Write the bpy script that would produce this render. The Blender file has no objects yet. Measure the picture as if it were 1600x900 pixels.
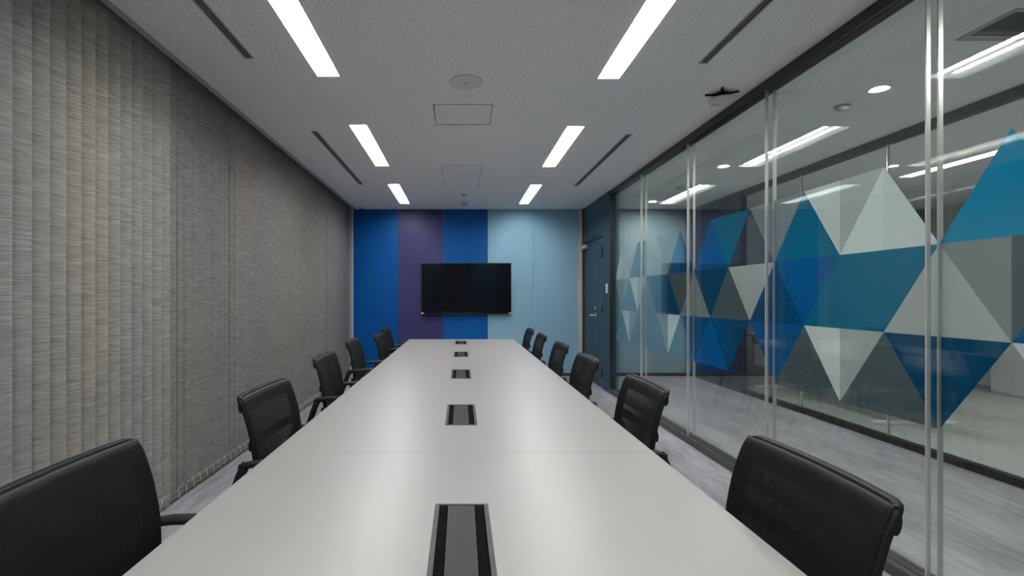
import bpy, bmesh, math, random
from mathutils import Vector, Matrix
random.seed(4)
S = bpy.context.scene
C = S.collection
PI = math.pi

# ------------------------------------------------------------------ camera, world, exposure
cam_d = bpy.data.cameras.new('camera')
cam = bpy.data.objects.new('camera', cam_d); C.objects.link(cam)
CAMZ = 1.21
cam.location = (0, 0, CAMZ)
cam.rotation_euler = (PI / 2, 0, 0)
cam_d.sensor_width = 36
cam_d.lens = 780 / 1600 * 36
cam_d.shift_x = 80 / 1600
cam_d.shift_y = 14 / 1600
cam_d.clip_start = 0.05
cam_d.clip_end = 60
S.camera = cam
w = bpy.data.worlds.new('world'); S.world = w; w.use_nodes = True
w.node_tree.nodes['Background'].inputs[0].default_value = (0.5, 0.6, 0.8, 1)
w.node_tree.nodes['Background'].inputs[1].default_value = 0.03
S.view_settings.view_transform = 'Standard'
S.view_settings.look = 'None'
S.view_settings.exposure = 0.0
S.view_settings.gamma = 1.0
S.view_settings.use_curve_mapping = False
S.cycles.transparent_max_bounces = 32
S.cycles.max_bounces = 10
S.cycles.glossy_bounces = 6
S.cycles.diffuse_bounces = 5
LAMP = 60.0        # room tube radiance
CORR = 1250.0       # corridor downlight radiance
OFFICE = 24.0

# ------------------------------------------------------------------ materials
def lin(c):
    return tuple(((v / 255) / 12.92 if v / 255 <= 0.04045 else ((v / 255 + 0.055) / 1.055) ** 2.4) for v in c)

def mat(name, col, rough=0.6, metal=0.0, spec=0.5, emit=None, strength=0.0):
    m = bpy.data.materials.new(name); m.use_nodes = True
    b = m.node_tree.nodes['Principled BSDF']
    b.inputs['Base Color'].default_value = (*col, 1)
    b.inputs['Roughness'].default_value = rough
    b.inputs['Metallic'].default_value = metal
    b.inputs['Specular IOR Level'].default_value = spec
    if emit:
        b.inputs['Emission Color'].default_value = (*emit, 1)
        b.inputs['Emission Strength'].default_value = strength
    return m

class NT:
    def __init__(s, m):
        s.m = m; s.t = m.node_tree; s.b = s.t.nodes.get('Principled BSDF')
    def n(s, typ, **kw):
        nd = s.t.nodes.new(typ)
        for k, v in kw.items(): setattr(nd, k, v)
        return nd
    def l(s, a, b): s.t.links.new(a, b)
    def val(s, sock, v): sock.default_value = v
    def math(s, op, a, b=None, clamp=False):
        nd = s.n('ShaderNodeMath', operation=op); nd.use_clamp = clamp
        for i, v in enumerate((a, b)):
            if v is None: continue
            if isinstance(v, (int, float)): nd.inputs[i].default_value = v
            else: s.l(v, nd.inputs[i])
        return nd.outputs[0]
    def noise(s, scale, vec_scale=(1, 1, 1), detail=3, rough=0.5, coord='Object'):
        tc = s.n('ShaderNodeTexCoord'); mp = s.n('ShaderNodeMapping')
        mp.inputs['Scale'].default_value = vec_scale
        s.l(tc.outputs[coord], mp.inputs['Vector'])
        nz = s.n('ShaderNodeTexNoise')
        nz.inputs['Scale'].default_value = scale
        nz.inputs['Detail'].default_value = detail
        nz.inputs['Roughness'].default_value = rough
        s.l(mp.outputs[0], nz.inputs['Vector'])
        return nz.outputs['Fac']
    def ramp(s, fac, stops):
        r = s.n('ShaderNodeValToRGB'); s.l(fac, r.inputs[0])
        el = r.color_ramp.elements
        while len(el) < len(stops): el.new(0.5)
        for e, (p, c) in zip(el, stops):
            e.position = p; e.color = (*c, 1)
        return r.outputs[0]
    def bump(s, h, strength, dist=0.001):
        b = s.n('ShaderNodeBump'); b.inputs['Strength'].default_value = strength
        b.inputs['Distance'].default_value = dist
        s.l(h, b.inputs['Height']); s.l(b.outputs[0], s.b.inputs['Normal'])

def k(c, f): return tuple(v * f for v in c)

M = {}
# ceiling: mineral fibre board with little dark pits
m = mat('ceiling_board', (0.62, 0.62, 0.63), 0.9, spec=0.1); t = NT(m)
pit = t.noise(150, detail=1.5, rough=0.4)
t.l(t.ramp(pit, [(0.30, (0.55, 0.55, 0.56)), (0.40, (0.91, 0.91, 0.915))]), t.b.inputs['Base Color'])
t.bump(pit, 0.25, 0.002)
M['ceiling'] = m
# floor: grey streaked vinyl / carpet planks
def floor_mat(name, a, b_, c):
    m = mat(name, a, 0.45, spec=0.35); t = NT(m)
    n1 = t.noise(1.0, (26, 3.2, 1), 5, 0.62)
    n2 = t.noise(1.0, (3.0, 1.2, 1), 3, 0.5)
    f = t.math('ADD', t.math('MULTIPLY', n1, 0.6), t.math('MULTIPLY', n2, 0.4))
    t.l(t.ramp(f, [(0.34, a), (0.5, b_), (0.66, c)]), t.b.inputs['Base Color'])
    t.bump(n1, 0.15, 0.002)
    return m
M['floor'] = floor_mat('floor_vinyl', (0.17, 0.17, 0.192), (0.28, 0.278, 0.308), (0.39, 0.388, 0.422))
M['office_floor'] = mat('office_floor', (0.44, 0.44, 0.43), 0.6)
# blind fabric
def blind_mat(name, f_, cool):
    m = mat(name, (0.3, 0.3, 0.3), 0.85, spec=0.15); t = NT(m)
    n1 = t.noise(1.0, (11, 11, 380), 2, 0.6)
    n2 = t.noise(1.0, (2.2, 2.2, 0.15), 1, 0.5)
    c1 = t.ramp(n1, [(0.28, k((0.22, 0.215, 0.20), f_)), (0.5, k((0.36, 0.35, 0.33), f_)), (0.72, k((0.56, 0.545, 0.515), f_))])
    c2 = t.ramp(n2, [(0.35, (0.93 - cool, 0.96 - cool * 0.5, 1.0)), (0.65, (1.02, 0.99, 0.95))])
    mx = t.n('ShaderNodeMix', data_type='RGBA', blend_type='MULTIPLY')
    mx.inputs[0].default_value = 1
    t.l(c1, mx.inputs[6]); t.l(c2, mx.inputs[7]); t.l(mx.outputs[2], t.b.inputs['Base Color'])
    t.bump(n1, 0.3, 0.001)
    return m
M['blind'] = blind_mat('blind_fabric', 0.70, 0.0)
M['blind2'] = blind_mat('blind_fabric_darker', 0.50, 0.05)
M['chain'] = mat('blind_chain', (0.62, 0.58, 0.5), 0.4)
M['white'] = mat('white_paint', (0.72, 0.72, 0.71), 0.5)
M['offwhite'] = mat('beige_trim', (0.50, 0.475, 0.43), 0.55)
M['grey_trim'] = mat('grey_trim', (0.30, 0.305, 0.32), 0.45)
M['wall_grey'] = mat('wall_grey', (0.42, 0.43, 0.45), 0.7)
M['corridor_end'] = mat('corridor_end_wall', (0.20, 0.235, 0.26), 0.7)
M['wall_white'] = mat('wall_white', (0.68, 0.69, 0.68), 0.7)
def panel(name, col, rough=0.42):
    m = mat(name, col, rough, spec=0.15); t = NT(m)
    t.bump(t.noise(260, detail=2), 0.12, 0.0006)
    return m
M['blue'] = panel('panel_blue', (0.0, 0.068, 0.27))
M['blue2'] = panel('panel_mid_blue', (0.002, 0.075, 0.285))
M['purple'] = panel('panel_purple', (0.040, 0.040, 0.125))
M['lightblue'] = panel('panel_light_blue', (0.225, 0.405, 0.53), 0.5)
M['slate'] = panel('slate_blue_steel', (0.022, 0.055, 0.080), 0.38)
M['darkwall'] = panel('dark_navy_wall', (0.028, 0.032, 0.045), 0.5)
M['teal_wall'] = panel('teal_wall', (0.03, 0.10, 0.12), 0.6)
M['blackframe'] = mat('black_frame', (0.018, 0.018, 0.021), 0.35)
M['charcoal'] = mat('charcoal_frame', (0.045, 0.045, 0.05), 0.4)
M['alu'] = mat('brushed_aluminium', (0.62, 0.62, 0.61), 0.35, metal=0.5)
M['chrome'] = mat('chrome', (0.75, 0.74, 0.72), 0.18, metal=1.0)
M['dark'] = mat('dark_void', (0.012, 0.012, 0.013), 0.8)
M['base'] = mat('baseboard_dark', (0.035, 0.032, 0.035), 0.5)
M['tube'] = mat('lamp_tube', (0.9, 0.9, 0.9), 0.5, emit=(1.0, 0.985, 0.96), strength=LAMP)
M['reflector'] = mat('lamp_reflector', (0.86, 0.85, 0.83), 0.45)
M['downlight'] = mat('downlight_glow', (0.9, 0.9, 0.9), 0.5, emit=(1.0, 0.95, 0.88), strength=CORR)
M['officelamp'] = mat('office_lamp', (0.9, 0.9, 0.9), 0.5, emit=(1.0, 0.99, 0.95), strength=OFFICE)
m = mat('table_laminate', (0.272, 0.271, 0.267), 0.36, spec=0.42); t = NT(m)
t.bump(t.noise(420, detail=2), 0.06, 0.0005); M['table'] = m
M['table_edge'] = mat('table_edge_band', (0.5, 0.495, 0.485), 0.4)
M['outlet_frame'] = mat('outlet_grey', (0.042, 0.044, 0.048), 0.5, spec=0.3)
M['outlet_lid'] = mat('outlet_lid_grey', (0.022, 0.023, 0.026), 0.4, spec=0.3)
m = mat('outlet_brush', (0.004, 0.004, 0.0045), 0.95, spec=0.05); t = NT(m)
t.bump(t.noise(1.0, (60, 700, 60), 2), 0.8, 0.002); M['brush'] = m
M['yellow'] = mat('small_yellow_mark', (0.7, 0.5, 0.08), 0.5)
M['tv_body'] = mat('tv_body', (0.012, 0.012, 0.014), 0.4)
M['tv_screen'] = mat('tv_screen', (0.004, 0.005, 0.008), 0.06, spec=0.55)
M['red'] = mat('red_sticker', (0.45, 0.02, 0.03), 0.4)
M['black_plastic'] = mat('black_plastic', (0.008, 0.0085, 0.0095), 0.55, spec=0.3)
m = mat('black_fabric', (0.013, 0.0135, 0.015), 0.8, spec=0.25); t = NT(m)
t.bump(t.noise(700, detail=2), 0.4, 0.001); M['fabric'] = m
M['bluemark'] = mat('blue_mark', (0.02, 0.06, 0.3), 0.4)
M['speaker'] = mat('speaker_grille', (0.74, 0.74, 0.73), 0.6)

# knitted chair mesh: real little holes
def mesh_mat():
    m = mat('knitted_mesh', (0.009, 0.0095, 0.011), 0.9, spec=0.15); t = NT(m)
    uv = t.n('ShaderNodeUVMap'); sp = t.n('ShaderNodeSeparateXYZ'); t.l(uv.outputs[0], sp.inputs[0])
    P = 0.0042
    v = t.math('DIVIDE', sp.outputs[1], P * 0.85)
    row = t.math('FLOOR', v)
    odd = t.math('MULTIPLY', t.math('MODULO', row, 2.0), 0.5)
    u = t.math('ADD', t.math('DIVIDE', sp.outputs[0], P), odd)
    fu = t.math('SUBTRACT', t.math('FRACT', t.math('ADD', u, 500.0)), 0.5)
    fv = t.math('SUBTRACT', t.math('FRACT', v), 0.5)
    d = t.math('SQRT', t.math('ADD', t.math('MULTIPLY', fu, fu), t.math('MULTIPLY', fv, fv)))
    hole = t.math('LESS_THAN', d, 0.29)
    tr = t.n('ShaderNodeBsdfTransparent'); mx = t.n('ShaderNodeMixShader')
    t.l(hole, mx.inputs[0]); t.l(t.b.outputs[0], mx.inputs[1]); t.l(tr.outputs[0], mx.inputs[2])
    t.l(mx.outputs[0], t.t.nodes['Material Output'].inputs[0])
    t.bump(d, 0.6, 0.001)
    return m
M['mesh'] = mesh_mat()

# glass: tinted transparent, mirror strength by viewing angle (both faces alike)
def glass_mat(name, tint, boost=1.0):
    m = bpy.data.materials.new(name); m.use_nodes = True
    t = NT(m); t.t.nodes.remove(t.b)
    g = t.n('ShaderNodeNewGeometry'); dp = t.n('ShaderNodeVectorMath', operation='DOT_PRODUCT')
    t.l(g.outputs['Normal'], dp.inputs[0]); t.l(g.outputs['Incoming'], dp.inputs[1])
    c = t.math('ABSOLUTE', dp.outputs['Value'])
    f = t.math('POWER', t.math('SUBTRACT', 1.0, c, True), 5.0)
    f = t.math('ADD', t.math('MULTIPLY', f, 0.96), 0.034 * boost, True)
    tr = t.n('ShaderNodeBsdfTransparent'); tr.inputs[0].default_value = (*tint, 1)
    gl = t.n('ShaderNodeBsdfGlossy'); gl.inputs['Roughness'].default_value = 0.0
    gl.inputs[0].default_value = (0.95, 1, 0.98, 1)
    mx = t.n('ShaderNodeMixShader'); t.l(f, mx.inputs[0]); t.l(tr.outputs[0], mx.inputs[1]); t.l(gl.outputs[0], mx.inputs[2])
    t.l(mx.outputs[0], t.t.nodes['Material Output'].inputs[0])
    return m
M['glass'] = glass_mat('clear_glass', (0.965, 0.98, 0.974))

def film(name, col, rough=0.45):
    return mat('film_' + name, col, rough, spec=0.12)
F = {
 'T': film('teal', (0.0, 0.30, 0.55)),
 't': film('dark_teal', (0.0, 0.185, 0.33)),
 'B': film('blue', (0.0, 0.13, 0.37)),
 'D': film('deep_blue', (0.0, 0.085, 0.20)),
 'L': film('light_grey', (0.58, 0.60, 0.61)),
 'W': film('pale', (0.86, 0.92, 0.91)),
 'w': film('off_white', (0.80, 0.85, 0.85)),
 'G': film('mid_grey', (0.33, 0.36, 0.38)),
 'g': film('dark_grey', (0.12, 0.16, 0.18)),
 'S': film('slate', (0.12, 0.22, 0.32)),
}

# ------------------------------------------------------------------ mesh helpers
class MB:
    def __init__(s): s.bm = bmesh.new(); s.uv = None
    def box(s, x0, x1, y0, y1, z0, z1, mi=0):
        v = [s.bm.verts.new(p) for p in ((x0,y0,z0),(x1,y0,z0),(x1,y1,z0),(x0,y1,z0),(x0,y0,z1),(x1,y0,z1),(x1,y1,z1),(x0,y1,z1))]
        for q in ((3,2,1,0),(4,5,6,7),(0,1,5,4),(1,2,6,5),(2,3,7,6),(3,0,4,7)):
            f = s.bm.faces.new([v[i] for i in q]); f.material_index = mi
        return v
    def quad(s, pts, mi=0):
        f = s.bm.faces.new([s.bm.verts.new(p) for p in pts]); f.material_index = mi; return f
    def tube(s, pts, r, n=10, mi=0, ry=None, caps=True):
        """round (or elliptical) tube along a polyline"""
        pts = [Vector(p) for p in pts]; rings = []
        up0 = Vector((0, 0, 1))
        for i, p in enumerate(pts):
            d = (pts[min(i+1, len(pts)-1)] - pts[max(i-1, 0)]).normalized()
            up = up0 if abs(d.dot(up0)) < 0.95 else Vector((0, 1, 0))
            a = d.cross(up).normalized(); b = a.cross(d).normalized()
            rr = r[i] if isinstance(r, (list, tuple)) else r
            rb = rr if ry is None else ry
            rings.append([s.bm.verts.new(p + a * rr * math.cos(2*PI*j/n) + b * rb * math.sin(2*PI*j/n)) for j in range(n)])
        for i in range(len(rings) - 1):
            for j in range(n):
                f = s.bm.faces.new((rings[i][j], rings[i][(j+1) % n], rings[i+1][(j+1) % n], rings[i+1][j]))
                f.material_index = mi; f.smooth = True
        if caps:
            for rg in (rings[0], rings[-1]):
                f = s.bm.faces.new(rg); f.material_index = mi
    def lathe(s, prof, cx, cy, n=32, mi=0, axis='z'):
        rings = []
        for r, z in prof:
            if axis == 'z': ring = [(cx + r*math.cos(2*PI*j/n), cy + r*math.sin(2*PI*j/n), z) for j in range(n)]
            else: ring = [(z, cx + r*math.cos(2*PI*j/n), cy + r*math.sin(2*PI*j/n)) for j in range(n)]
            rings.append([s.bm.verts.new(p) for p in ring])
        for i in range(len(rings)-1):
            for j in range(n):
                f = s.bm.faces.new((rings[i][j], rings[i][(j+1)%n], rings[i+1][(j+1)%n], rings[i+1][j])); f.smooth = True; f.material_index = mi
        for rg in (rings[0], rings[-1]):
            try: s.bm.faces.new(rg).material_index = mi
            except ValueError: pass
    def plate(s, x0, x1, y0, y1, holes, z, down=True, mi=0):
        xs = sorted({x0, x1, *[h[0] for h in holes], *[h[1] for h in holes]})
        ys = sorted({y0, y1, *[h[2] for h in holes], *[h[3] for h in holes]})
        xs = [x for x in xs if x0 <= x <= x1]; ys = [y for y in ys if y0 <= y <= y1]
        V = {}
        def v(i, j):
            if (i, j) not in V: V[i, j] = s.bm.verts.new((xs[i], ys[j], z))
            return V[i, j]
        for i in range(len(xs)-1):
            for j in range(len(ys)-1):
                cx = (xs[i]+xs[i+1])/2; cy = (ys[j]+ys[j+1])/2
                if any(h[0] < cx < h[1] and h[2] < cy < h[3] for h in holes): continue
                q = [v(i,j), v(i,j+1), v(i+1,j+1), v(i+1,j)]
                if not down: q.reverse()
                s.bm.faces.new(q).material_index = mi
    def obj(s, name, mats, parent=None, bevel=0, seg=2, recalc=True):
        if recalc: bmesh.ops.recalc_face_normals(s.bm, faces=s.bm.faces[:])
        me = bpy.data.meshes.new(name); s.bm.to_mesh(me); s.bm.free()
        for mm in (mats if isinstance(mats, (list, tuple)) else [mats]): me.materials.append(mm)
        o = bpy.data.objects.new(name, me); C.objects.link(o)
        if parent: o.parent = parent
        if bevel:
            b = o.modifiers.new('bevel', 'BEVEL'); b.width = bevel; b.segments = seg; b.limit_method = 'ANGLE'; b.angle_limit = 0.7
        return o

def thing(name, label, cat, loc=(0, 0, 0), rz=0, group=None):
    o = bpy.data.objects.new(name, None); C.objects.link(o); o.empty_display_size = 0.1
    o.location = loc; o.rotation_euler = (0, 0, rz)
    o['label'] = label; o['category'] = cat
    if group: o['group'] = group
    return o
def tag(o, label, cat, group=None):
    o['label'] = label; o['category'] = cat
    if group: o['group'] = group
    return o
def struct(o): o['kind'] = 'structure'; return o
def copy_tree(o, parent=None):
    c = o.copy(); C.objects.link(c)
    if parent: c.parent = parent
    for ch in list(o.children): copy_tree(ch, c)
    return c

# ------------------------------------------------------------------ dimensions
H = 2.552                      # ceiling height
YB, YF = 7.64, -2.4            # far wall, wall behind the camera
GX0, GX1 = 1.915, 1.957        # the two panes of the glass partition
G2 = 3.57                      # second partition across the corridor
XR = 7.2
LX = (-0.874, -0.733); RX = (0.837, 0.975)
LY = [(-0.22, 1.01), (1.84, 3.04), (3.89, 5.12), (5.948, 7.17)]
LY_R = [(-0.22, 1.01), (1.84, 3.07), (3.92, 5.15), (5.97, 7.20)]
fixtures = [(LX[0], LX[1], a, b) for a, b in [(-2.1, -0.95)] + LY] + [(RX[0], RX[1], a, b) for a, b in [(-2.1, -0.95)] + LY_R]
SLOTS = [(-1.208, -1.168, 0.9, 2.80), (-1.208, -1.168, 4.04, 5.95), (1.368, 1.408, 0.95, 2.86), (1.368, 1.408, 4.12, 6.02)]
PANELS = [(-0.194, 0.227, 3.478, 3.893), (-0.20, 0.222, 5.09, 5.505), (-0.20, 0.222, 5.742, 6.157)]
OFFL = [(4.9, 5.05, 2.2, 3.5), (4.9, 5.05, 4.3, 5.6), (6.2, 6.35, 2.2, 3.5), (6.2, 6.35, 4.3, 5.6)]
VENT = (2.60, 3.30, 2.34, 2.59)
DOWN = [(2.70, 1.31), (2.70, 3.22), (2.70, 5.13), (2.70, 7.03)]

# ------------------------------------------------------------------ structure
b = MB(); b.box(-2.0, 3.585, YF, YB + 0.1, -0.1, 0.0); struct(b.obj('floor', M['floor']))
b = MB(); b.box(3.585, XR, YF, YB + 0.1, -0.1, 0.0); struct(b.obj('floor_office', M['office_floor']))
holes = fixtures + SLOTS + PANELS + OFFL + [VENT] + [(x-0.045, x+0.045, y-0.045, y+0.045) for x, y in DOWN]
b = MB()
b.plate(-1.59, XR, YF, YB, holes, H)
b.box(-1.63, XR, YF, YB, H + 0.14, H + 0.20)
struct(b.obj('ceiling', M['ceiling'], recalc=False))
b = MB()      # aluminium trim at the blind pocket
b.box(-1.608, -1.589, YF, YB, H - 0.004, H + 0.13); b.box(-1.632, -1.612, YF, YB, H - 0.001, H + 0.13)
struct(b.obj('trim_1', M['wall_grey']))
b = MB(); b.box(-1.95, -1.632, YF, YB, H + 0.11, H + 0.20); struct(b.obj('trim_2', M['grey_trim']))   # blind pocket top
# left wall with glazed window behind the blinds
b = MB(); b.box(-2.0, -1.93, YF, YB, 0, 0.12); b.box(-2.0, -1.93, YF, YB, 2.45, H+0.11)
for y in (YF, 0.0, 2.5, 5.0, YB - 0.12): b.box(-2.0, -1.93, y, y + 0.12, 0.12, 2.45)
struct(b.obj('wall_left', M['wall_grey']))
# far wall: five coloured panels on one wall
pan = [(-1.645, -0.959, 'blue'), (-0.959, -0.273, 'purple'), (-0.273, 0.413, 'blue2'), (0.413, 1.099, 'lightblue'), (1.099, 1.792, 'lightblue')]
b = MB(); b.box(-2.0, XR, YB + 0.02, YB + 0.12, 0, H + 0.2); wb = struct(b.obj('wall_back', M['wall_grey']))
for x0, x1, mn in pan:
    b = MB(); b.box(x0 + 0.0015, x1 - 0.0015, YB, YB + 0.02, 0.048, H); o = b.obj('wall_panel', M[mn], wb, bevel=0.001)
b = MB(); b.box(-1.645, 1.85, YB - 0.008, YB + 0.01, 0, 0.048); struct(b.obj('baseboard_back', M['base']))
b = MB(); b.box(-1.66, -1.645, YB - 0.012, YB + 0.02, 0, H); struct(b.obj('trim_3', M['offwhite']))
b = MB(); b.box(-1.93, -1.66, YB - 0.05, YB + 0.02, 0, H+0.1); struct(b.obj('trim_4', M['grey_trim']))
b = MB(); b.box(1.792, 1.850, YB - 0.03, YB + 0.02, 0, H); struct(b.obj('trim_5', M['offwhite']))
# wall behind the camera
b = MB(); b.box(-2.0, XR, YF - 0.1, YF, 0, H + 0.2); b.box(0.35, 1.25, YF, YF + 0.01, 0.0, H, 1); b.box(-1.9, -0.9, YF, YF + 0.01, 0.0, H, 1)
struct(b.obj('wall_front', [M['darkwall'], M['teal_wall']]))
b = MB(); b.box(XR, XR + 0.1, YF, YB + 0.1, 0, H + 0.2); struct(b.obj('wall_office', M['wall_white']))
# corridor end wall and office back wall skins
b = MB(); b.box(1.99, 3.53, YB - 0.003, YB + 0.02, 0.05, H); b.box(3.62, XR, YB - 0.003, YB + 0.02, 0.0, H); struct(b.obj('wall_end', M['corridor_end']))
b = MB(); b.box(1.99, 3.53, YB - 0.012, YB + 0.0, 0, 0.05); struct(b.obj('baseboard_corridor', M['base']))

# right wall: solid slate section with door, then the double glazed partition
WX = 1.872
YD = 6.31                                  # glass begins nearer than this
b = MB()
DY0, DY1, DZ = 6.60, 7.585, 2.005
b.box(WX, 2.0, YD, DY0 - 0.012, 0, H)
b.box(WX, 2.0, DY1 + 0.012, YB, 0, H)
b.box(WX, 2.0, DY0 - 0.012, DY1 + 0.012, DZ + 0.012, H)
b.box(WX + 0.06, 2.0, DY0 - 0.012, DY1 + 0.012, 0, DZ + 0.012, 1)
wr = struct(b.obj('wall_right', [M['slate'], M['blackframe']]))
b = MB(); b.box(WX - 0.006, WX + 0.02, DY1 + 0.0, DY1 + 0.03, 0, DZ + 0.03); struct(b.obj('trim_6', M['blackframe']))   # dark jamb
# door: a wide leaf and a narrow fixed leaf
d = struct(bpy.data.objects.new('door_1', None)); C.objects.link(d); d.location = (WX, (DY0 + DY1) / 2, 0)
def dpart(mb, name, mt, parent=d, bevel=0):
    o = mb.obj(name, mt, parent, bevel)
    if parent is d: o.location = (-d.location[0], -d.location[1], 0)
    return o
YS = 6.79
b = MB(); b.box(WX + 0.003, WX + 0.045, YS + 0.002, DY1, 0.008, DZ); leaf = dpart(b, 'door_leaf', M['slate'], bevel=0.002)
b = MB(); b.box(WX + 0.003, WX + 0.045, DY0, YS - 0.002, 0.008, DZ); leaf2 = dpart(b, 'narrow_door_leaf', M['slate'], bevel=0.002)
for y in (DY1 - 0.005, DY0 + 0.004):
    for z in (0.22, 1.07, 1.80):
        b = MB(); b.tube([(WX - 0.012, y, z - 0.075), (WX - 0.012, y, z + 0.075)], 0.008, 10); b.box(WX - 0.004, WX + 0.004, y - 0.022, y + 0.022, z - 0.07, z + 0.07)
        dpart(b, 'hinge', M['charcoal'])
b = MB(); hy = 6.93
b.lathe([(0.026, WX - 0.006), (0.026, WX + 0.003)], hy, 0.955, 20, axis='x')
b.tube([(WX - 0.004, hy, 0.955), (WX - 0.05, hy, 0.955)], 0.010, 12)
b.tube([(WX - 0.048, hy - 0.012, 0.955), (WX - 0.05, hy + 0.06, 0.955), (WX - 0.046, hy + 0.13, 0.953)], 0.012, 12)
h = b.obj('lever_handle', M['alu'], leaf)
b = MB(); b.lathe([(0.001, WX - 0.016), (0.020, WX - 0.014), (0.026, WX - 0.006), (0.026, WX + 0.003)], hy, 1.055, 20, axis='x'); b.obj('lock_cylinder', M['chrome'], leaf)
b = MB(); b.box(WX - 0.05, WX + 0.003, 7.36, 7.56, 1.925, 1.985); b.obj('door_closer', M['alu'], leaf, bevel=0.006)
b = MB(); b.tube([(WX - 0.025, 7.40, 1.99), (WX - 0.12, 7.15, 2.03), (WX - 0.005, 6.85, 2.045)], 0.007, 8); b.obj('closer_arm', M['charcoal'], leaf)
b = MB(); b.box(WX - 0.012, WX + 0.001, 6.345, 6.415, 1.26, 1.38); b.box(WX - 0.016, WX - 0.011, 6.36, 6.40, 1.28, 1.36)
tag(b.obj('light_switch', M['white'], bevel=0.002), 'white light switch plate on the slate blue wall beside the door', 'light switch')

# header, threshold rail and end post of the partition
b = MB(); b.box(1.885, 1.975, YF, YD, H - 0.052, H + 0.0)
b.box(1.879, 1.885, YF, YD, H - 0.06, H - 0.052)
struct(b.obj('trim_7', M['blackframe']))
b = MB(); b.box(1.868, 1.895, YF, YD, 0, 0.052); b.box(1.895, 1.985, YF, YD, 0, 0.048); struct(b.obj('trim_8', M['charcoal'], bevel=0.003))
b = MB(); b.box(1.872, 1.906, YD - 0.03, YD, 0.05, H - 0.05); struct(b.obj('trim_9', M['blackframe']))

MUL = [-1.175, -0.105, 0.968, 2.043, 3.120, 4.198, 5.285]
n = 10
for y in MUL:
    for x0, x1 in ((1.902, 1.921), (1.951, 1.972)):
        b = MB(); b.box(x0, x1, y - 0.0035, y + 0.0035, 0.048, H - 0.052)
        struct(b.obj('trim_%d' % n, M['alu'], bevel=0.0015)); n += 1

# glass bays with the triangle film on the corridor-side pane
z0, z1, z2, z3 = 0.668, 1.047, 1.4275, 1.812
yL = lambda i: 1.779 + 0.5375 * i
yU = lambda i: 2.0475 + 0.5375 * i
tris = []     # (centre, zbase, zapex, colour near half, colour far half)
def U(row, c, near, far=None): tris.append((c, (z2, z1, z0)[row], (z3, z2, z1)[row], near, far or near))
def Dn(row, c, near, far=None): tris.append((c, (z3, z2, z1)[row], (z2, z1, z0)[row], near, near if far is None else far))
U(0, yL(0), 'T'); U(0, yL(1), 'w', 'W'); Dn(0, yU(1), 'L', 'w'); U(0, yL(2), 't'); Dn(0, yU(2), 'G')
U(0, yL(4), 'B'); Dn(0, yU(3), 't'); U(0, yL(5), 'D', 'B'); Dn(0, yU(5), 'G'); Dn(0, yU(6), '', 'S'); U(0, yL(7), 'S'); U(0, yL(8), 'L', 'W')
Dn(1, yL(0), 'g', 'G'); U(1, yU(0), 'L'); Dn(1, yL(1), 't'); U(1, yU(1), 't'); Dn(1, yL(2), 'B'); U(1, yU(2), 'D'); Dn(1, yL(3), 'L'); U(1, yU(3), 'g')
Dn(1, yL(4), 'D'); U(1, yU(4), 'G'); Dn(1, yL(5), 'g'); U(1, yU(5), 'D'); Dn(1, yL(6), 'D', 'D'); U(1, yU(6), 'S'); Dn(1, yL(7), 'L', 'W'); U(1, yU(7), 'S'); Dn(1, yL(8), 'G')
U(1, yU(-1), 'B'); Dn(2, yU(-1), 'W'); Dn(2, yU(0), 'D'); U(2, yL(1), 'g'); Dn(2, yU(1), 'L', 'W'); U(2, yL(2), 'g'); Dn(2, yU(2), 'B')
Dn(2, yU(3), 'D'); U(2, yL(4), 'B'); Dn(2, yU(4), 'D'); U(2, yL(5), 'S'); Dn(2, yU(5), 'W', 'G'); U(2, yL(6), 'S'); Dn(2, yU(6), 'S'); U(2, yL(7), 'S')
Dn(2, yU(7), 'G', 'W'); U(2, yL(8), 'S')
U(0, yL(-2), 'B'); Dn(0, yU(-2), 'L'); Dn(1, yL(-2), 'D'); U(1, yU(-2), 'G'); Dn(1, yL(-1), 'L'); U(2, yL(-1), 'g')
fkeys = list(F.keys())
def clip(poly, lo, hi):
    for lim, sgn in ((lo, 1), (hi, -1)):
        out = []
        for i in range(len(poly)):
            a, c = poly[i], poly[(i + 1) % len(poly)]
            ia, ic = sgn * (a[0] - lim) >= 0, sgn * (c[0] - lim) >= 0
            if ia: out.append(a)
            if ia != ic:
                s_ = (lim - a[0]) / (c[0] - a[0]); out.append((lim, a[1] + s_ * (c[1] - a[1])))
        poly = out
        if len(poly) < 3: return []
    return poly
edges = [YF] + MUL + [YD - 0.005]
for i in range(len(edges) - 1):
    a, c = edges[i] + 0.0035, edges[i + 1] - 0.0035
    win = struct(bpy.data.objects.new('window_%d' % (i + 1), None)); C.objects.link(win)
    for x0, x1, nm in ((GX0 - 0.005, GX0 + 0.005, 'glass_pane'), (GX1 - 0.005, GX1 + 0.005, 'glass_pane')):
        b = MB(); b.box(x0, x1, a, c, 0.048, H - 0.052); b.obj(nm, M['glass'], win)
    b = MB(); cnt = 0
    for cy, zb, za, near, far in tris:
        for lo, hi, key in ((cy - 0.26875, cy, near), (cy, cy + 0.26875, far)):
            tri = [(cy - 0.26875, zb), (cy + 0.26875, zb), (cy, za)]
            if not key: continue
            p = clip(clip(tri, lo, hi) or [], a, c) if clip(tri, lo, hi) else []
            if len(p) < 3: continue
            xo, xi = GX1 + 0.0062, GX1 + 0.0056
            q0 = [b.bm.verts.new((xi, y, z)) for y, z in p]; q1 = [b.bm.verts.new((xo, y, z)) for y, z in p]
            mi = fkeys.index(key)
            b.bm.faces.new(q0).material_index = mi; b.bm.faces.new(q1[::-1]).material_index = mi
            cnt += 1
    if cnt: b.obj('triangle_film', list(F.values()), win)
    else: b.bm.free()

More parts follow.
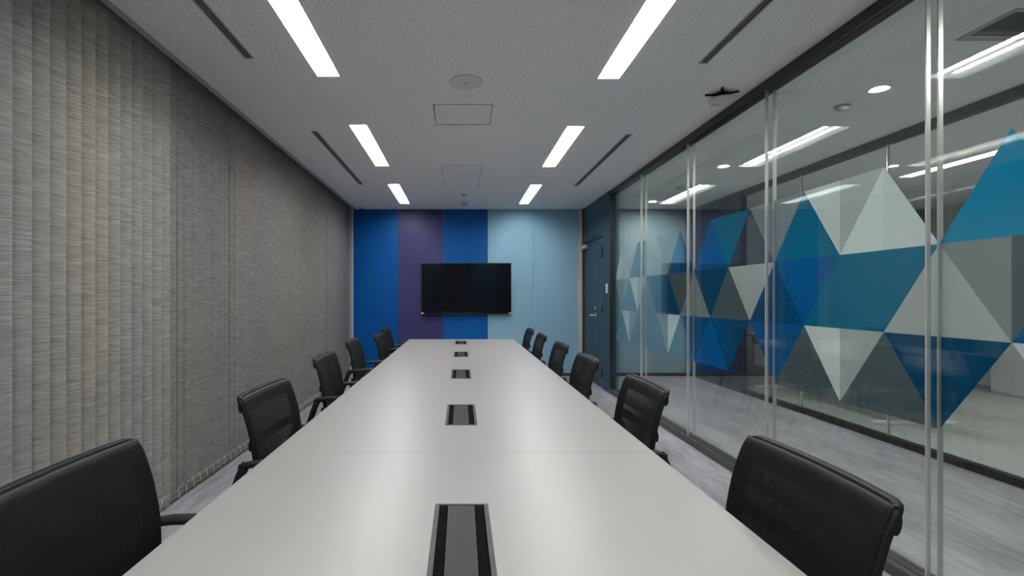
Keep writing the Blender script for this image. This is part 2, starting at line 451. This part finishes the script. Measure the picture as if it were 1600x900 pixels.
# second partition across the corridor
b = MB(); b.box(G2 - 0.03, G2 + 0.03, YF, 6.30, H - 0.07, H); struct(b.obj('trim_30', M['charcoal']))
b = MB(); b.box(G2 - 0.03, G2 + 0.03, YF, 6.30, 0, 0.055); struct(b.obj('trim_31', M['blackframe']))
n = 32
M2 = [-1.12, -0.06, 1.0, 2.05, 3.11, 4.168, 5.23]
for y in M2:
    b = MB(); b.box(G2 - 0.012, G2 + 0.012, y - 0.004, y + 0.004, 0.055, H - 0.07); struct(b.obj('trim_%d' % n, M['alu'])); n += 1
e2 = [YF] + M2 + [6.30]
for i in range(len(e2) - 1):
    b = MB(); b.box(G2 - 0.005, G2 + 0.005, e2[i] + 0.004, e2[i+1] - 0.004, 0.055, H - 0.07); struct(b.obj('window_%d' % (i + 20), M['glass']))
b = MB(); b.box(G2 - 0.04, G2 + 0.04, 6.30, YB, 0, H); struct(b.obj('wall_corridor', M['darkwall']))

# ------------------------------------------------------------------ conference table
TX0, TX1, TY0, TY1, TZ = -0.595, 0.609, -0.51, 5.79, 0.72
tb = thing('conference_table', 'long off-white meeting table with five flush cable boxes running toward the screen', 'table', (0.007, 2.64, 0))
def tpart(mb, name, mt, bevel=0):
    o = mb.obj(name, mt, tb, bevel); o.matrix_parent_inverse = Matrix.Identity(4); o.location = (-0.007, -2.64, 0); return o
seams = [TY0, 1.576, 3.70, TY1]
for i in range(3):
    b = MB()
    a, c = seams[i] + (0.001 if i else 0), seams[i+1] - (0.001 if i < 2 else 0)
    bx = [(-0.060, 0.064, 0.816 + 1.09 * j, 1.18 + 1.09 * j) for j in range(-1, 5)]
    hs = [h_ for h_ in bx if h_[2] > a and h_[3] < c]
    b.plate(TX0, TX1, a, c, hs, TZ, down=False); b.plate(TX0, TX1, a, c, hs, TZ - 0.03)
    for x0, x1, y0, y1, sgn in [(TX0, TX1, a, c, 1)] + [(*h_, -1) for h_ in hs]:
        P4 = [(x0, y0), (x1, y0), (x1, y1), (x0, y1)]
        for q in range(4):
            p0, p1 = P4[q], P4[(q+1) % 4]
            f = b.quad([(*p0, TZ-0.03), (*p1, TZ-0.03), (*p1, TZ), (*p0, TZ)], 1 if sgn > 0 else 0)
            if sgn < 0: f.normal_flip()
    bmesh.ops.remove_doubles(b.bm, verts=b.bm.verts, dist=0.00001)
    o = tpart(b, 'tabletop', [M['table'], M['table_edge']])
    for (x0, x1, y0, y1) in hs:
        # flush cable box: frame > lid, two brush strips
        b = MB()
        f_ = 0.010
        b.plate(x0 + .0005, x1 - .0005, y0 + .0005, y1 - .0005, [(x0 + f_, x1 - f_, y0 + 0.006, y1 - 0.006)], TZ + 0.0015, down=False)
        b.box(x0 + 0.0005, x0 + f_, y0 + .0005, y1 - .0005, TZ - 0.04, TZ + 0.0014); b.box(x1 - f_, x1 - 0.0005, y0 + .0005, y1 - .0005, TZ - 0.04, TZ + 0.0014)
        b.box(x0 + f_, x1 - f_, y0 + .0005, y0 + 0.006, TZ - 0.04, TZ + 0.0014); b.box(x0 + f_, x1 - f_, y1 - 0.006, y1 - .0005, TZ - 0.04, TZ + 0.0014)
        b.box(x0 + f_, x1 - f_, y0 + 0.006, y1 - 0.006, TZ - 0.042, TZ - 0.038)
        fr = tpart(b, 'cable_box', M['outlet_frame'])
        b = MB(); b.box(x0 + 0.030, x1 - 0.032, y0 + 0.0065, y1 - 0.0065, TZ - 0.006, TZ + 0.0005); b.obj('lid', M['outlet_lid'], fr, 0.001)
        b = MB(); b.box(x0 + f_, x0 + 0.0285, y0 + 0.0065, y1 - 0.0065, TZ - 0.012, TZ - 0.003); b.obj('brush_strip', M['brush'], fr)
        b = MB(); b.box(x1 - 0.0305, x1 - f_, y0 + 0.0065, y1 - 0.0065, TZ - 0.012, TZ - 0.003); b.obj('brush_strip', M['brush'], fr)
for y in (-0.25, 1.56, 3.69, 5.50):
    b = MB(); b.box(-0.16, 0.17, y - 0.03, y + 0.03, 0.03, TZ - 0.031); b.box(-0.2, 0.21, y - 0.045, y + 0.045, 0.0, 0.03)
    tpart(b, 'leg', M['white'], 0.004)
b = MB(); b.box(-0.02, 0.03, -0.22, 5.47, TZ - 0.09, TZ - 0.045); tpart(b, 'support_beam', M['white'])

# ------------------------------------------------------------------ mesh chairs (seat faces local +Y)
ZB, ZT, WB = 0.535, 0.862, 0.218
prof = [(0.50, -0.185), (0.56, -0.186), (0.62, -0.190), (0.68, -0.197), (0.74, -0.208), (0.79, -0.222), (0.825, -0.235), (0.85, -0.248), (0.87, -0.262)]
def py_(z):
    for (a, ya), (c, yc) in zip(prof, prof[1:]):
        if z <= c: s_ = (z - a) / (c - a); s_ = max(0, s_); return ya + (yc - ya) * s_
    return prof[-1][1]
def hw(z):
    rt, rb = 0.022, 0.065
    wv = WB - 0.012 * max(0, (0.66 - z) / 0.13)
    if z > ZT - rt: t_ = (z - (ZT - rt)) / rt; wv -= rt * (1 - math.sqrt(max(0, 1 - t_*t_)))
    if z < ZB + rb: t_ = ((ZB + rb) - z) / rb; wv -= rb * (1 - math.sqrt(max(0, 1 - t_*t_)))
    return wv
def surf(u, z, off=0.0):
    y = py_(z) + 0.016 * u * u
    return (hw(z) * u, y + off, z)
us = [-1, -0.97, -0.92, -0.85, -0.7, -0.5, -0.25, 0, 0.25, 0.5, 0.7, 0.85, 0.92, 0.97, 1]
zs = [0.535, 0.538, 0.545, 0.558, 0.575, 0.60, 0.63, 0.66, 0.69, 0.72, 0.75, 0.78, 0.805, 0.825, 0.840, 0.850, 0.857, 0.862]
def sheet(name, mt, off0, off1, keep, parent, uv=False, smooth=True):
    bm = bmesh.new(); L = bm.loops.layers.uv.new('UVMap')
    A = [[bm.verts.new(surf(u, z, off0)) for u in us] for z in zs]
    B = [[bm.verts.new(surf(u, z, off1)) for u in us] for z in zs]
    nz, nu = len(zs) - 1, len(us) - 1
    def kp(i, j):
        return 0 <= i < nz and 0 <= j < nu and keep((us[j] + us[j+1]) / 2, (zs[i] + zs[i+1]) / 2)
    for i in range(nz):
        for j in range(nu):
            if not kp(i, j): continue
            bm.faces.new((A[i][j], A[i][j+1], A[i+1][j+1], A[i+1][j]))
            bm.faces.new((B[i][j], B[i+1][j], B[i+1][j+1], B[i][j+1]))
            if not kp(i-1, j): bm.faces.new((A[i][j], B[i][j], B[i][j+1], A[i][j+1]))
            if not kp(i+1, j): bm.faces.new((A[i+1][j], A[i+1][j+1], B[i+1][j+1], B[i+1][j]))
            if not kp(i, j-1): bm.faces.new((A[i][j], A[i+1][j], B[i+1][j], B[i][j]))
            if not kp(i, j+1): bm.faces.new((A[i][j+1], B[i][j+1], B[i+1][j+1], A[i+1][j+1]))
    for f in bm.faces:
        f.smooth = smooth
        for lp in f.loops: lp[L].uv = (lp.vert.co.x + 1, lp.vert.co.z)
    for v in [v for v in bm.verts if not v.link_faces]: bm.verts.remove(v)
    bmesh.ops.recalc_face_normals(bm, faces=bm.faces[:])
    me = bpy.data.meshes.new(name); bm.to_mesh(me); bm.free(); me.materials.append(mt)
    o = bpy.data.objects.new(name, me); C.objects.link(o); o.parent = parent
    return o

def make_chair():
    t_ = thing('meeting_chair', 'x', 'chair')
    sheet('mesh_backrest', M['mesh'], 0.002, 0.0, lambda u, z: True, t_)
    sheet('back_frame', M['black_plastic'], -0.001, -0.017, lambda u, z: abs(u) > 0.85 or z > 0.812 or z < 0.575, t_)
    # rolled grip behind the top edge
    b = MB(); b.tube([(hw(0.835) * u, py_(0.842) - 0.008 + 0.016 * u * u, 0.832) for u in (-0.985, -0.93, -0.6, 0, 0.6, 0.93, 0.985)], [0.010, 0.011, 0.011, 0.011, 0.011, 0.011, 0.010], 14, ry=0.026)
    b.obj('top_rail', M['black_plastic'], t_)
    b = MB(); b.tube([(u * (WB - 0.012), py_(0.69) - 0.024 + 0.016 * u * u, 0.69) for u in (-1, -0.6, 0, 0.6, 1)], 0.006, 12, ry=0.020)
    b.obj('lumbar_bar', M['black_plastic'], t_)
    # seat cushion
    b = MB(); nx, ny = 10, 10; top = []; bot = []
    for j in range(ny + 1):
        rt_, rb_ = [], []
        for i in range(nx + 1):
            u, v = i / nx * 2 - 1, j / ny * 2 - 1
            sq = 1 - 0.10 * (abs(u) ** 6) * (abs(v) ** 6) * 2
            x = 0.225 * u * sq; y = 0.045 + 0.215 * v * sq
            e = max(abs(u), abs(v)) ** 8
            zt = 0.462 - 0.020 * e - 0.012 * max(0, v) ** 3 + 0.006 * u * u
            rt_.append(b.bm.verts.new((x, y, zt))); rb_.append(b.bm.verts.new((x * 0.97, y, 0.415)))
        top.append(rt_); bot.append(rb_)
    for j in range(ny):
        for i in range(nx):
            b.bm.faces.new((top[j][i], top[j][i+1], top[j+1][i+1], top[j+1][i])).smooth = True
            b.bm.faces.new((bot[j][i], bot[j+1][i], bot[j+1][i+1], bot[j][i+1]))
    for i in range(nx):
        b.bm.faces.new((top[0][i], bot[0][i], bot[0][i+1], top[0][i+1])); b.bm.faces.new((top[ny][i], top[ny][i+1], bot[ny][i+1], bot[ny][i]))
    for j in range(ny):
        b.bm.faces.new((top[j][0], top[j+1][0], bot[j+1][0], bot[j][0])); b.bm.faces.new((top[j][nx], bot[j][nx], bot[j+1][nx], top[j+1][nx]))
    b.obj('seat', M['fabric'], t_)
    b = MB(); b.tube([(-0.235, -0.255, 0.40), (-0.2, -0.2, 0.405), (0.2, -0.2, 0.405), (0.235, -0.255, 0.40)], 0.012, 10); b.tube([(-0.245, 0.19, 0.40), (0.245, 0.19, 0.40)], 0.012, 10)
    b.box(-0.20, -0.17, -0.2, 0.2, 0.395, 0.414); b.box(0.17, 0.20, -0.2, 0.2, 0.395, 0.414)
    b.obj('seat_frame', M['black_plastic'], t_)
    # curved spine posts from seat frame to backrest
    for s_ in (-1, 1):
        b = MB(); b.tube([(s_*0.15, -0.16, 0.405), (s_*0.15, -0.20, 0.44), (s_*0.155, -0.215, 0.50), (s_*0.16, -0.203, 0.57)], 0.011, 10)
        b.obj('back_support', M['black_plastic'], t_)
    for s_ in (-1, 1):
        x = s_ * 0.242
        b = MB(); b.tube([(x, -0.225, 0.628), (x, -0.195, 0.638), (x, -0.16, 0.643), (x, 0.02, 0.648), (x, 0.115, 0.646)], [0.015, 0.018, 0.019, 0.019, 0.015], 12, ry=0.012)
        b.tube([(s_ * 0.20, py_(0.62) - 0.010, 0.622), (x, -0.205, 0.635)], 0.010, 8)
        b.obj('armrest', M['black_plastic'], t_)
        for pts, cx, cy in (([(x, -0.205, 0.640), (x, -0.225, 0.60), (s_*0.244, -0.26, 0.50), (s_*0.248, -0.335, 0.27), (s_*0.25, -0.395, 0.075)], s_*0.25, -0.40),
                            ([(x, 0.105, 0.650), (s_*0.243, 0.135, 0.61), (s_*0.246, 0.17, 0.47), (s_*0.249, 0.205, 0.27), (s_*0.25, 0.235, 0.075)], s_*0.25, 0.24)):
            b = MB(); b.tube(pts, 0.012, 12, ry=0.016); lg = b.obj('leg', M['black_plastic'], t_)
            b = MB()
            for dx in (-0.016, 0.007): b.lathe([(0.012, cx+dx-0.001), (0.024, cx + dx), (0.025, cx+dx+0.005), (0.024, cx + dx + 0.009), (0.012, cx+dx+0.01)], cy - 0.01, 0.0255, 18, axis='x')
            b.tube([(cx, cy - 0.002, 0.03), (cx, cy, 0.085)], 0.010, 8)
            b.obj('caster', M['black_plastic'], lg)
    return t_

chair0 = make_chair()
# (X of back top, centre y, turn)  - left row faces +X, right row faces -X
left = [(-0.831, 1.03, 0.00), (-0.777, 1.945, -0.03), (-0.845, 3.03, 0.0), (-0.905, 4.09, 0.0), (-0.785, 4.665, 0.0), (-0.86, 5.62, 0.0)]
right = [(0.755, 1.057, 0.0), (0.779, 2.06, 0.0), (0.76, 2.93, 0.0), (0.77, 3.735, 0.0), (0.775, 4.66, 0.0), (0.775, 5.44, 0.0)]
ll = ['black mesh-back chair at the bottom left corner, nearest on the blind side',
      'black mesh-back chair second from the camera on the blind side of the table',
      'black mesh-back chair third from the camera on the blind side of the table',
      'black mesh-back chair fourth on the blind side, pulled slightly away from the table',
      'black mesh-back chair fifth on the blind side, in front of the blue wall panel',
      'farthest black mesh-back chair on the blind side, narrow in front of the blue panel']
lr = ['black mesh-back chair at the lower right, nearest on the glass side, mesh see-through',
      'black mesh-back chair second from the camera on the glass side of the table',
      'black mesh-back chair third from the camera on the glass side, before the slate door',
      'black mesh-back chair fourth from the camera on the glass side, before the light blue wall',
      'black mesh-back chair fifth from the camera on the glass side of the table',
      'farthest black mesh-back chair on the glass side, beside the table end']
first = True
for rows, lab, sgn, gname in ((left, ll, 1, 'chairs along the blind side of the table'), (right, lr, -1, 'chairs along the glass side of the table')):
    for (X, y, a), lb in zip(rows, lab):
        o = chair0 if first else copy_tree(chair0); first = False
        # local +Y maps to +X for sgn=1 (rz=-90deg)
        rz = -PI / 2 * sgn + a * sgn
        o.rotation_euler = (0, 0, rz)
        off = Matrix.Rotation(rz, 3, 'Z') @ Vector((0, -0.257, 0))
        o.location = (X - off.x, y - off.y, 0)
        o['label'] = lb; o['group'] = gname

# ------------------------------------------------------------------ television
tx0, tx1, tz0, tz1, ty = -0.602, 0.767, 0.947, 1.727, YB - 0.075
tv = thing('television', 'large black flat screen television hanging on the purple, blue and light blue wall', 'television', ((tx0+tx1)/2, YB - 0.004, tz0))
def vpart(mb, name, mt, bevel=0):
    o = mb.obj(name, mt, tv, bevel); o.location = (-tv.location[0], -tv.location[1], -tv.location[2]); return o
b = MB(); b.box(tx0, tx1, ty, ty + 0.05, tz0, tz1); body = vpart(b, 'television_body', M['tv_body'], 0.003)
b = MB(); b.box(tx0 + 0.009, tx1 - 0.009, ty - 0.002, ty + 0.001, tz0 + 0.014, tz1 - 0.009); vpart(b, 'screen', M['tv_screen'])
b = MB(); b.box(-0.2, 0.36, ty + 0.05, YB - 0.004, 1.15, 1.55); vpart(b, 'wall_bracket', M['blackframe'])
for x in (tx0 + 0.003, tx1 - 0.045):
    b = MB(); b.box(x, x + 0.045, ty - 0.004, ty - 0.0015, tz0 + 0.002, tz0 + 0.034)
    s0, s1 = (0.004, 0.024) if x < 0 else (0.018, 0.041)
    b.box(x + s0, x + s1, ty - 0.005, ty - 0.0038, tz0 + 0.009, tz0 + 0.023, 1); vpart(b, 'red_label', [M['red'], M['white']])

# ------------------------------------------------------------------ vertical blinds
def blind(ys, tilt, z_b, label, seed, fab):
    rnd = random.Random(seed)
    t_ = thing('vertical_blind', label, 'blind', (-1.69, ys[0], 0))
    def P(mb, name, mt, kind=None):
        o = mb.obj(name, mt, t_); o.location = (1.69, -ys[0], 0); return o
    b = MB(); b.box(-1.715, -1.665, ys[0] - 0.05, ys[-1] + 0.05, H + 0.055, H + 0.11); P(b, 'headrail', M['alu'])
    b = MB(); ch = MB(); wt = MB()
    ends = []
    for y in ys:
        a = tilt + rnd.uniform(-0.03, 0.03) + (rnd.choice((-0.04, 0.07)) if rnd.random() < 0.2 else 0)
        cx = -1.69
        dx, dy = math.sin(a) * 0.05, math.cos(a) * 0.05      # half slat vector (dy along the row, dx into the room)
        nseg = 8; fr = []; bk = []
        for q in range(nseg + 1):
            s_ = q / nseg * 2 - 1
            bow = 0.007 * (1 - s_ * s_)
            px, pyy = cx + dx * s_ + bow, y + dy * s_
            fr.append((px + 0.0004, pyy)); bk.append((px - 0.0004, pyy))
        for q in range(nseg):
            for (p, r_, flip) in ((fr[q], fr[q+1], 0), (bk[q+1], bk[q], 0)):
                f = b.quad([(*p, z_b), (*r_, z_b), (*r_, H + 0.06), (*p, H + 0.06)]); f.smooth = True
        for (p, r_) in ((fr[0], bk[0]), (bk[-1], fr[-1])):
            b.quad([(*r_, z_b), (*p, z_b), (*p, H + 0.06), (*r_, H + 0.06)])
        wt.tube([(cx - dx * 0.9 + 0.001, y - dy * 0.9, z_b + 0.018), (cx + 0.004, y, z_b + 0.018), (cx + dx * 0.9 + 0.001, y + dy * 0.9, z_b + 0.018)], 0.002, 6, ry=0.018)
        ends.append(((cx - dx + 0.004, y - dy * 0.9), (cx + dx + 0.004, y + dy * 0.9)))
    P(b, 'hanging_slats', fab); P(wt, 'bottom_weights', fab)
    for i in range(len(ends) - 1):
        for side in (0, 1):
            p, r_ = ends[i][side], ends[i + 1][side]
            if side == 0: continue
            q0 = ends[i + 1][0]
            pts = [(*ends[i + 1][1], z_b + 0.062), ((ends[i+1][0][0]+ends[i+1][1][0])/2 + 0.006, ends[i+1][0][1]*0.6 + ends[i+1][1][1]*0.4, z_b + 0.058), (p[0] + 0.004, p[1], z_b + 0.055)]
            mid = ((p[0] + q0[0]) / 2 + 0.014, p[1] - 0.012, z_b + 0.004)
            pts += [mid, (p[0] + 0.002, p[1] - 0.03, z_b + 0.02), (p[0] - 0.001 + 0.004, p[1], z_b + 0.062)]
            ch.tube(pts, 0.0014, 6)
    P(ch, 'bottom_chain', M['chain'])
    return t_
ys1 = [2.865 - 0.045 - 0.084 * i for i in range(34)][::-1]
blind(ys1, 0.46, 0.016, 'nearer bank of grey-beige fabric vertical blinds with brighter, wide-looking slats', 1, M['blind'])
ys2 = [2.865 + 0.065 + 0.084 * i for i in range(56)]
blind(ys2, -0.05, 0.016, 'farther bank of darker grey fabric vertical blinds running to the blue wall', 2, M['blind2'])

# ------------------------------------------------------------------ ceiling light fittings
def light(name, x0, x1, y0, y1, label, group, tube_m):
    t_ = thing(name, label, 'ceiling light', ((x0+x1)/2, (y0+y1)/2, H), 0, group)
    lx, ly = (x1-x0)/2, (y1-y0)/2
    e = 0.0005; D = 0.065
    b = MB()
    a0, a1, c0, c1 = -lx + e, lx - e, -ly + e, ly - e
    b.box(a0, a0 + 0.002, c0, c1, 0.0, D); b.box(a1 - 0.002, a1, c0, c1, 0.0, D)
    b.box(a0 + 0.002, a1 - 0.002, c0, c0 + 0.002, 0.0, D); b.box(a0 + 0.002, a1 - 0.002, c1 - 0.002, c1, 0.0, D)
    b.box(a0, a1, c0, c1, D, D + 0.003)
    # sloped reflector flanks
    for s_ in (-1, 1):
        b.quad([(s_*(lx - 0.004), c0 + 0.002, 0.006), (s_*(lx - 0.004), c1 - 0.002, 0.006), (s_*0.040, c1 - 0.002, D - 0.004), (s_*0.040, c0 + 0.002, D - 0.004)])
    b.obj('reflector_housing', M['reflector'], t_)
    b = MB(); r = 0.006
    b.plate(-lx - r, lx + r, -ly - r, ly + r, [(-lx + 0.003, lx - 0.003, -ly + 0.003, ly - 0.003)], -0.002)
    b.plate(-lx - r, lx + r, -ly - r, ly + r, [(-lx + 0.003, lx - 0.003, -ly + 0.003, ly - 0.003)], -0.0002, down=False)
    b.obj('trim_frame', M['white'], t_, recalc=False)
    b = MB(); N = 8; hw_ = 0.036; ring = [(-hw_ * math.cos(PI * j / N), -0.022 * math.sin(PI * j / N) + D - 0.022) for j in range(N + 1)] + [(hw_, D - 0.006), (-hw_, D - 0.006)]
    yy0, yy1 = -ly + 0.03, ly - 0.03
    A = [b.bm.verts.new((x, yy0, z)) for x, z in ring]; B = [b.bm.verts.new((x, yy1, z)) for x, z in ring]
    b.bm.faces.new(A); b.bm.faces.new(B[::-1])
    for j in range(len(ring)):
        b.bm.faces.new((A[j], B[j], B[(j+1) % len(ring)], A[(j+1) % len(ring)]))
    b.obj('light_tube', tube_m, t_)
    return t_
names = ['behind the camera', 'above the camera', 'nearest in view, cut by the top edge', 'second in view, over the middle of the table', 'farthest, close to the coloured wall']
for side, X, YY in (('left', LX, [(-2.1, -0.95)] + LY), ('right', RX, [(-2.1, -0.95)] + LY_R)):
    for (a, c), nm in zip(YY, names):
        light('recessed_strip_light', X[0], X[1], a, c, 'recessed strip light, %s row, %s' % (side, nm), 'recessed strip lights over the meeting table', M['tube'])
for i, (x0, x1, y0, y1) in enumerate(OFFL):
    light('office_strip_light', x0, x1, y0, y1, 'strip light in the office beyond the corridor, %s row, %s one' % (('nearer', 'farther')[i // 2], ('front', 'rear')[i % 2]), 'strip lights in the office beyond the corridor', M['officelamp'])

dl = ['behind the near glass, above the right edge of view', 'the nearest bright one in view', 'the middle one in view', 'the farthest, by the corridor end wall']
for (x, y), nm in zip(DOWN, dl):
    t_ = thing('downlight', 'small round corridor downlight, ' + nm, 'downlight', (x, y, H), 0, 'round downlights along the corridor')
    b = MB(); N = 28
    b.lathe([(0.040, 0.03), (0.042, 0.0), (0.056, -0.004), (0.064, -0.003), (0.066, 0.0005)], 0, 0, N)
    bmesh.ops.delete(b.bm, geom=[f for f in b.bm.faces if len(f.verts) > 4], context='FACES_ONLY')
    b.obj('ring', M['white'], t_)
    b = MB(); b.lathe([(0.001, -0.002), (0.030, -0.001), (0.0405, 0.004), (0.0405, 0.012)], 0, 0, N); b.obj('lens', M['downlight'], t_)

# ------------------------------------------------------------------ ceiling fittings
sl = ['left row nearest, ending beside the first strip light', 'left row farther, beside the blinds', 'right row nearest, above the glass partition', 'right row farther, near the slate door']
for (x0, x1, y0, y1), nm in zip(SLOTS, sl):
    t_ = thing('slot_diffuser', 'narrow dark ceiling air slot, ' + nm, 'air vent', ((x0+x1)/2, (y0+y1)/2, H), 0, 'linear air slots in the ceiling')
    lx, ly = (x1-x0)/2, (y1-y0)/2
    b = MB()
    for x in (-lx + 0.0005, -0.003, lx - 0.0055): b.box(x, x + 0.005, -ly + 0.001, ly - 0.001, -0.003, 0.006)
    b.box(-lx - 0.005, -lx + 0.0005, -ly - 0.005, ly + 0.005, -0.003, -0.0003); b.box(lx - 0.0005, lx + 0.005, -ly - 0.005, ly + 0.005, -0.003, -0.0003)
    b.box(-lx, lx, -ly - 0.005, -ly + 0.006, -0.003, -0.0003); b.box(-lx, lx, ly - 0.006, ly + 0.005, -0.003, -0.0003)
    b.obj('slot_frame', M['grey_trim'], t_)
    b = MB(); b.box(-lx + 0.001, lx - 0.001, -ly + 0.001, ly - 0.001, 0.010, 0.014); b.obj('slot_void', M['dark'], t_)
pl = ['nearest one, in front of the round speaker', 'middle one of the three down the centre line', 'farthest one, close to the detectors']
for (x0, x1, y0, y1), nm in zip(PANELS, pl):
    t_ = thing('access_panel', 'square ceiling access panel, ' + nm, 'access panel', ((x0+x1)/2, (y0+y1)/2, H), 0, 'square access panels in the ceiling')
    lx, ly = (x1-x0)/2, (y1-y0)/2
    b = MB(); b.box(-lx + 0.005, lx - 0.005, -ly + 0.011, ly - 0.011, 0.0, 0.012); b.obj('panel_board', M['ceiling'], t_)
    b = MB(); b.box(-lx + 0.0005, lx - 0.0005, -ly + 0.0005, ly - 0.0005, 0.0125, 0.03); b.obj('panel_frame', M['dark'], t_)
t_ = thing('ceiling_speaker', 'round flat ceiling speaker with small centre dot above the table', 'speaker', (0.032, 3.115, H))
b = MB(); b.lathe([(0.001, -0.008), (0.09, -0.008), (0.100, -0.0075), (0.104, -0.004), (0.104, -0.0003)], 0, 0, 48); b.obj('speaker_grille', M['speaker'], t_)
b = MB(); b.lathe([(0.001, -0.0105), (0.006, -0.0095), (0.007, -0.0075)], 0, 0, 16); b.obj('centre_dot', M['charcoal'], t_)
t_ = thing('smoke_detector', 'small round white smoke detector on the ceiling just in front of the far wall', 'smoke detector', (0.055, 7.07, H))
b = MB(); b.lathe([(0.001, -0.045), (0.022, -0.044), (0.034, -0.036), (0.036, -0.022), (0.052, -0.016), (0.054, -0.0003)], 0, 0, 28); b.obj('detector_body', M['white'], t_)
b = MB(); b.lathe([(0.035, -0.034), (0.0375, -0.033), (0.0375, -0.026), (0.035, -0.025)], 0, 0, 28); b.obj('vent_ring', M['charcoal'], t_)
t_ = thing('ceiling_sensor', 'small flat round sensor disc on the ceiling between access panels and smoke detector', 'sensor', (0.04, 6.54, H))
b = MB(); b.lathe([(0.001, -0.012), (0.03, -0.011), (0.05, -0.004), (0.051, -0.0003)], 0, 0, 28); b.obj('sensor_plate', M['white'], t_)
b = MB(); b.lathe([(0.001, -0.02), (0.015, -0.018), (0.018, -0.0115)], 0, 0, 20); b.obj('sensor_eye', M['charcoal'], t_)
t_ = thing('security_camera', 'tiny white ceiling camera with black dome in the far left corner', 'camera', (-1.49, 7.42, H))
b = MB(); b.lathe([(0.030, -0.036), (0.036, -0.03), (0.036, -0.0003)], 0.02, 0, 24); b.box(-0.075, 0.02, -0.02, 0.02, -0.022, -0.0003); b.obj('camera_base', M['white'], t_)
b = MB(); b.lathe([(0.001, -0.062), (0.014, -0.058), (0.025, -0.048), (0.029, -0.037)], 0.02, 0, 24); b.obj('dome', M['black_plastic'], t_)
for (x, y), nm in (((2.68, 3.51), 'nearer one, just past the first bright downlight'), ((2.68, 6.1), 'farther one, between two downlights')):
    b = MB(); b.lathe([(0.001, -0.03), (0.03, -0.028), (0.045, -0.012), (0.05, -0.0003)], 0, 0, 28)
    o = b.obj('corridor_detector', M['wall_grey']); o.location = (x, y, H); tag(o, 'pale round detector on the corridor ceiling, ' + nm, 'detector', 'corridor ceiling detectors')
# wireless access point on a black bracket
t_ = thing('wireless_access_point', 'white round wireless access point on a black cross bracket under the ceiling', 'access point', (1.715, 3.28, H), 0.0)
b = MB()
for a in (-0.35, PI / 2 + 0.2, PI - 0.3, 1.5 * PI - 0.45):
    c_, s_ = math.cos(a), math.sin(a)
    b.tube([(0.015 * c_, 0.015 * s_, -0.012), (0.06 * c_, 0.06 * s_, -0.009), (0.10 * c_, 0.10 * s_, -0.006)], [0.014, 0.008, 0.009], 10, ry=0.006)
b.lathe([(0.03, -0.04), (0.045, -0.028), (0.045, -0.016), (0.03, -0.0003)], 0, 0, 24)
b.obj('bracket', M['black_plastic'], t_)
b = MB(); b.lathe([(0.001, -0.074), (0.045, -0.072), (0.070, -0.064), (0.080, -0.052), (0.079, -0.043), (0.07, -0.040)], 0, 0, 48); cas = b.obj('round_casing', M['white'], t_)
b = MB(); b.tube([(-0.042, 0.048, -0.0705), (-0.016, 0.010, -0.0735)], 0.005, 8, ry=0.0012); b.obj('blue_mark', M['bluemark'], cas)
# return air grille in the corridor
x0, x1, y0, y1 = VENT
t_ = thing('return_air_grille', 'louvred rectangular air grille in the corridor ceiling', 'air vent', ((x0+x1)/2, (y0+y1)/2, H))
lx, ly = (x1-x0)/2, (y1-y0)/2
b = MB(); b.plate(-lx - 0.02, lx + 0.02, -ly - 0.02, ly + 0.02, [(-lx + 0.005, lx - 0.005, -ly + 0.005, ly - 0.005)], -0.004); b.plate(-lx - 0.02, lx + 0.02, -ly - 0.02, ly + 0.02, [(-lx + 0.005, lx - 0.005, -ly + 0.005, ly - 0.005)], -0.0003, down=False)
b.obj('grille_frame', M['wall_grey'], t_, recalc=False)
b = MB()
for i in range(12):
    y = -ly + 0.018 + i * (2 * ly - 0.02) / 12
    b.quad([(-lx + 0.002, y, 0.0), (lx - 0.002, y, 0.0), (lx - 0.002, y + 0.010, 0.012), (-lx + 0.002, y + 0.010, 0.012)]); b.quad([(-lx + 0.002, y, 0.001), (-lx + 0.002, y + 0.010, 0.013), (lx - 0.002, y + 0.010, 0.013), (lx - 0.002, y, 0.001)])
b.obj('louvres', M['wall_grey'], t_, recalc=False)
b = MB(); b.box(-lx + 0.001, lx - 0.001, -ly + 0.001, ly - 0.001, 0.04, 0.045); b.obj('duct_void', M['dark'], t_)

# ------------------------------------------------------------------ office beyond the corridor
t_ = thing('office_desk', 'white desk with flat feet standing in the office beyond the second glass partition', 'desk', (4.3, 5.6, 0))
b = MB(); b.box(-0.4, 0.4, -1.2, 1.4, 0.69, 0.72); b.obj('desk_top', M['wall_white'], t_, 0.003)
b = MB(); b.box(-0.33, -0.31, -1.0, 1.2, 0.30, 0.688); b.obj('modesty_panel', M['wall_white'], t_)
for y in (-0.85, 1.1):
    b = MB(); b.box(-0.05, 0.05, y - 0.03, y + 0.03, 0.03, 0.689); b.box(-0.38, 0.38, y - 0.035, y + 0.035, 0.0, 0.03); b.obj('leg', M['wall_white'], t_, 0.006)
t_ = thing('white_cabinet', 'low white cabinet against the far office wall', 'cabinet', (6.9, 4.5, 0))
b = MB(); b.box(-0.2, 0.28, -1.8, 1.8, 0, 1.1); b.obj('cabinet_body', M['wall_white'], t_, 0.003)
for i in range(4):
    b = MB(); b.box(-0.218, -0.201, -1.8 + 0.9*i + 0.004, -1.8 + 0.9*(i+1) - 0.004, 0.03, 1.09); dd = b.obj('cabinet_door', M['wall_white'], t_, 0.002)
    b = MB(); b.box(-0.235, -0.219, -1.8 + 0.9*i + 0.42, -1.8 + 0.9*i + 0.48, 0.85, 0.87); b.obj('handle', M['alu'], dd)
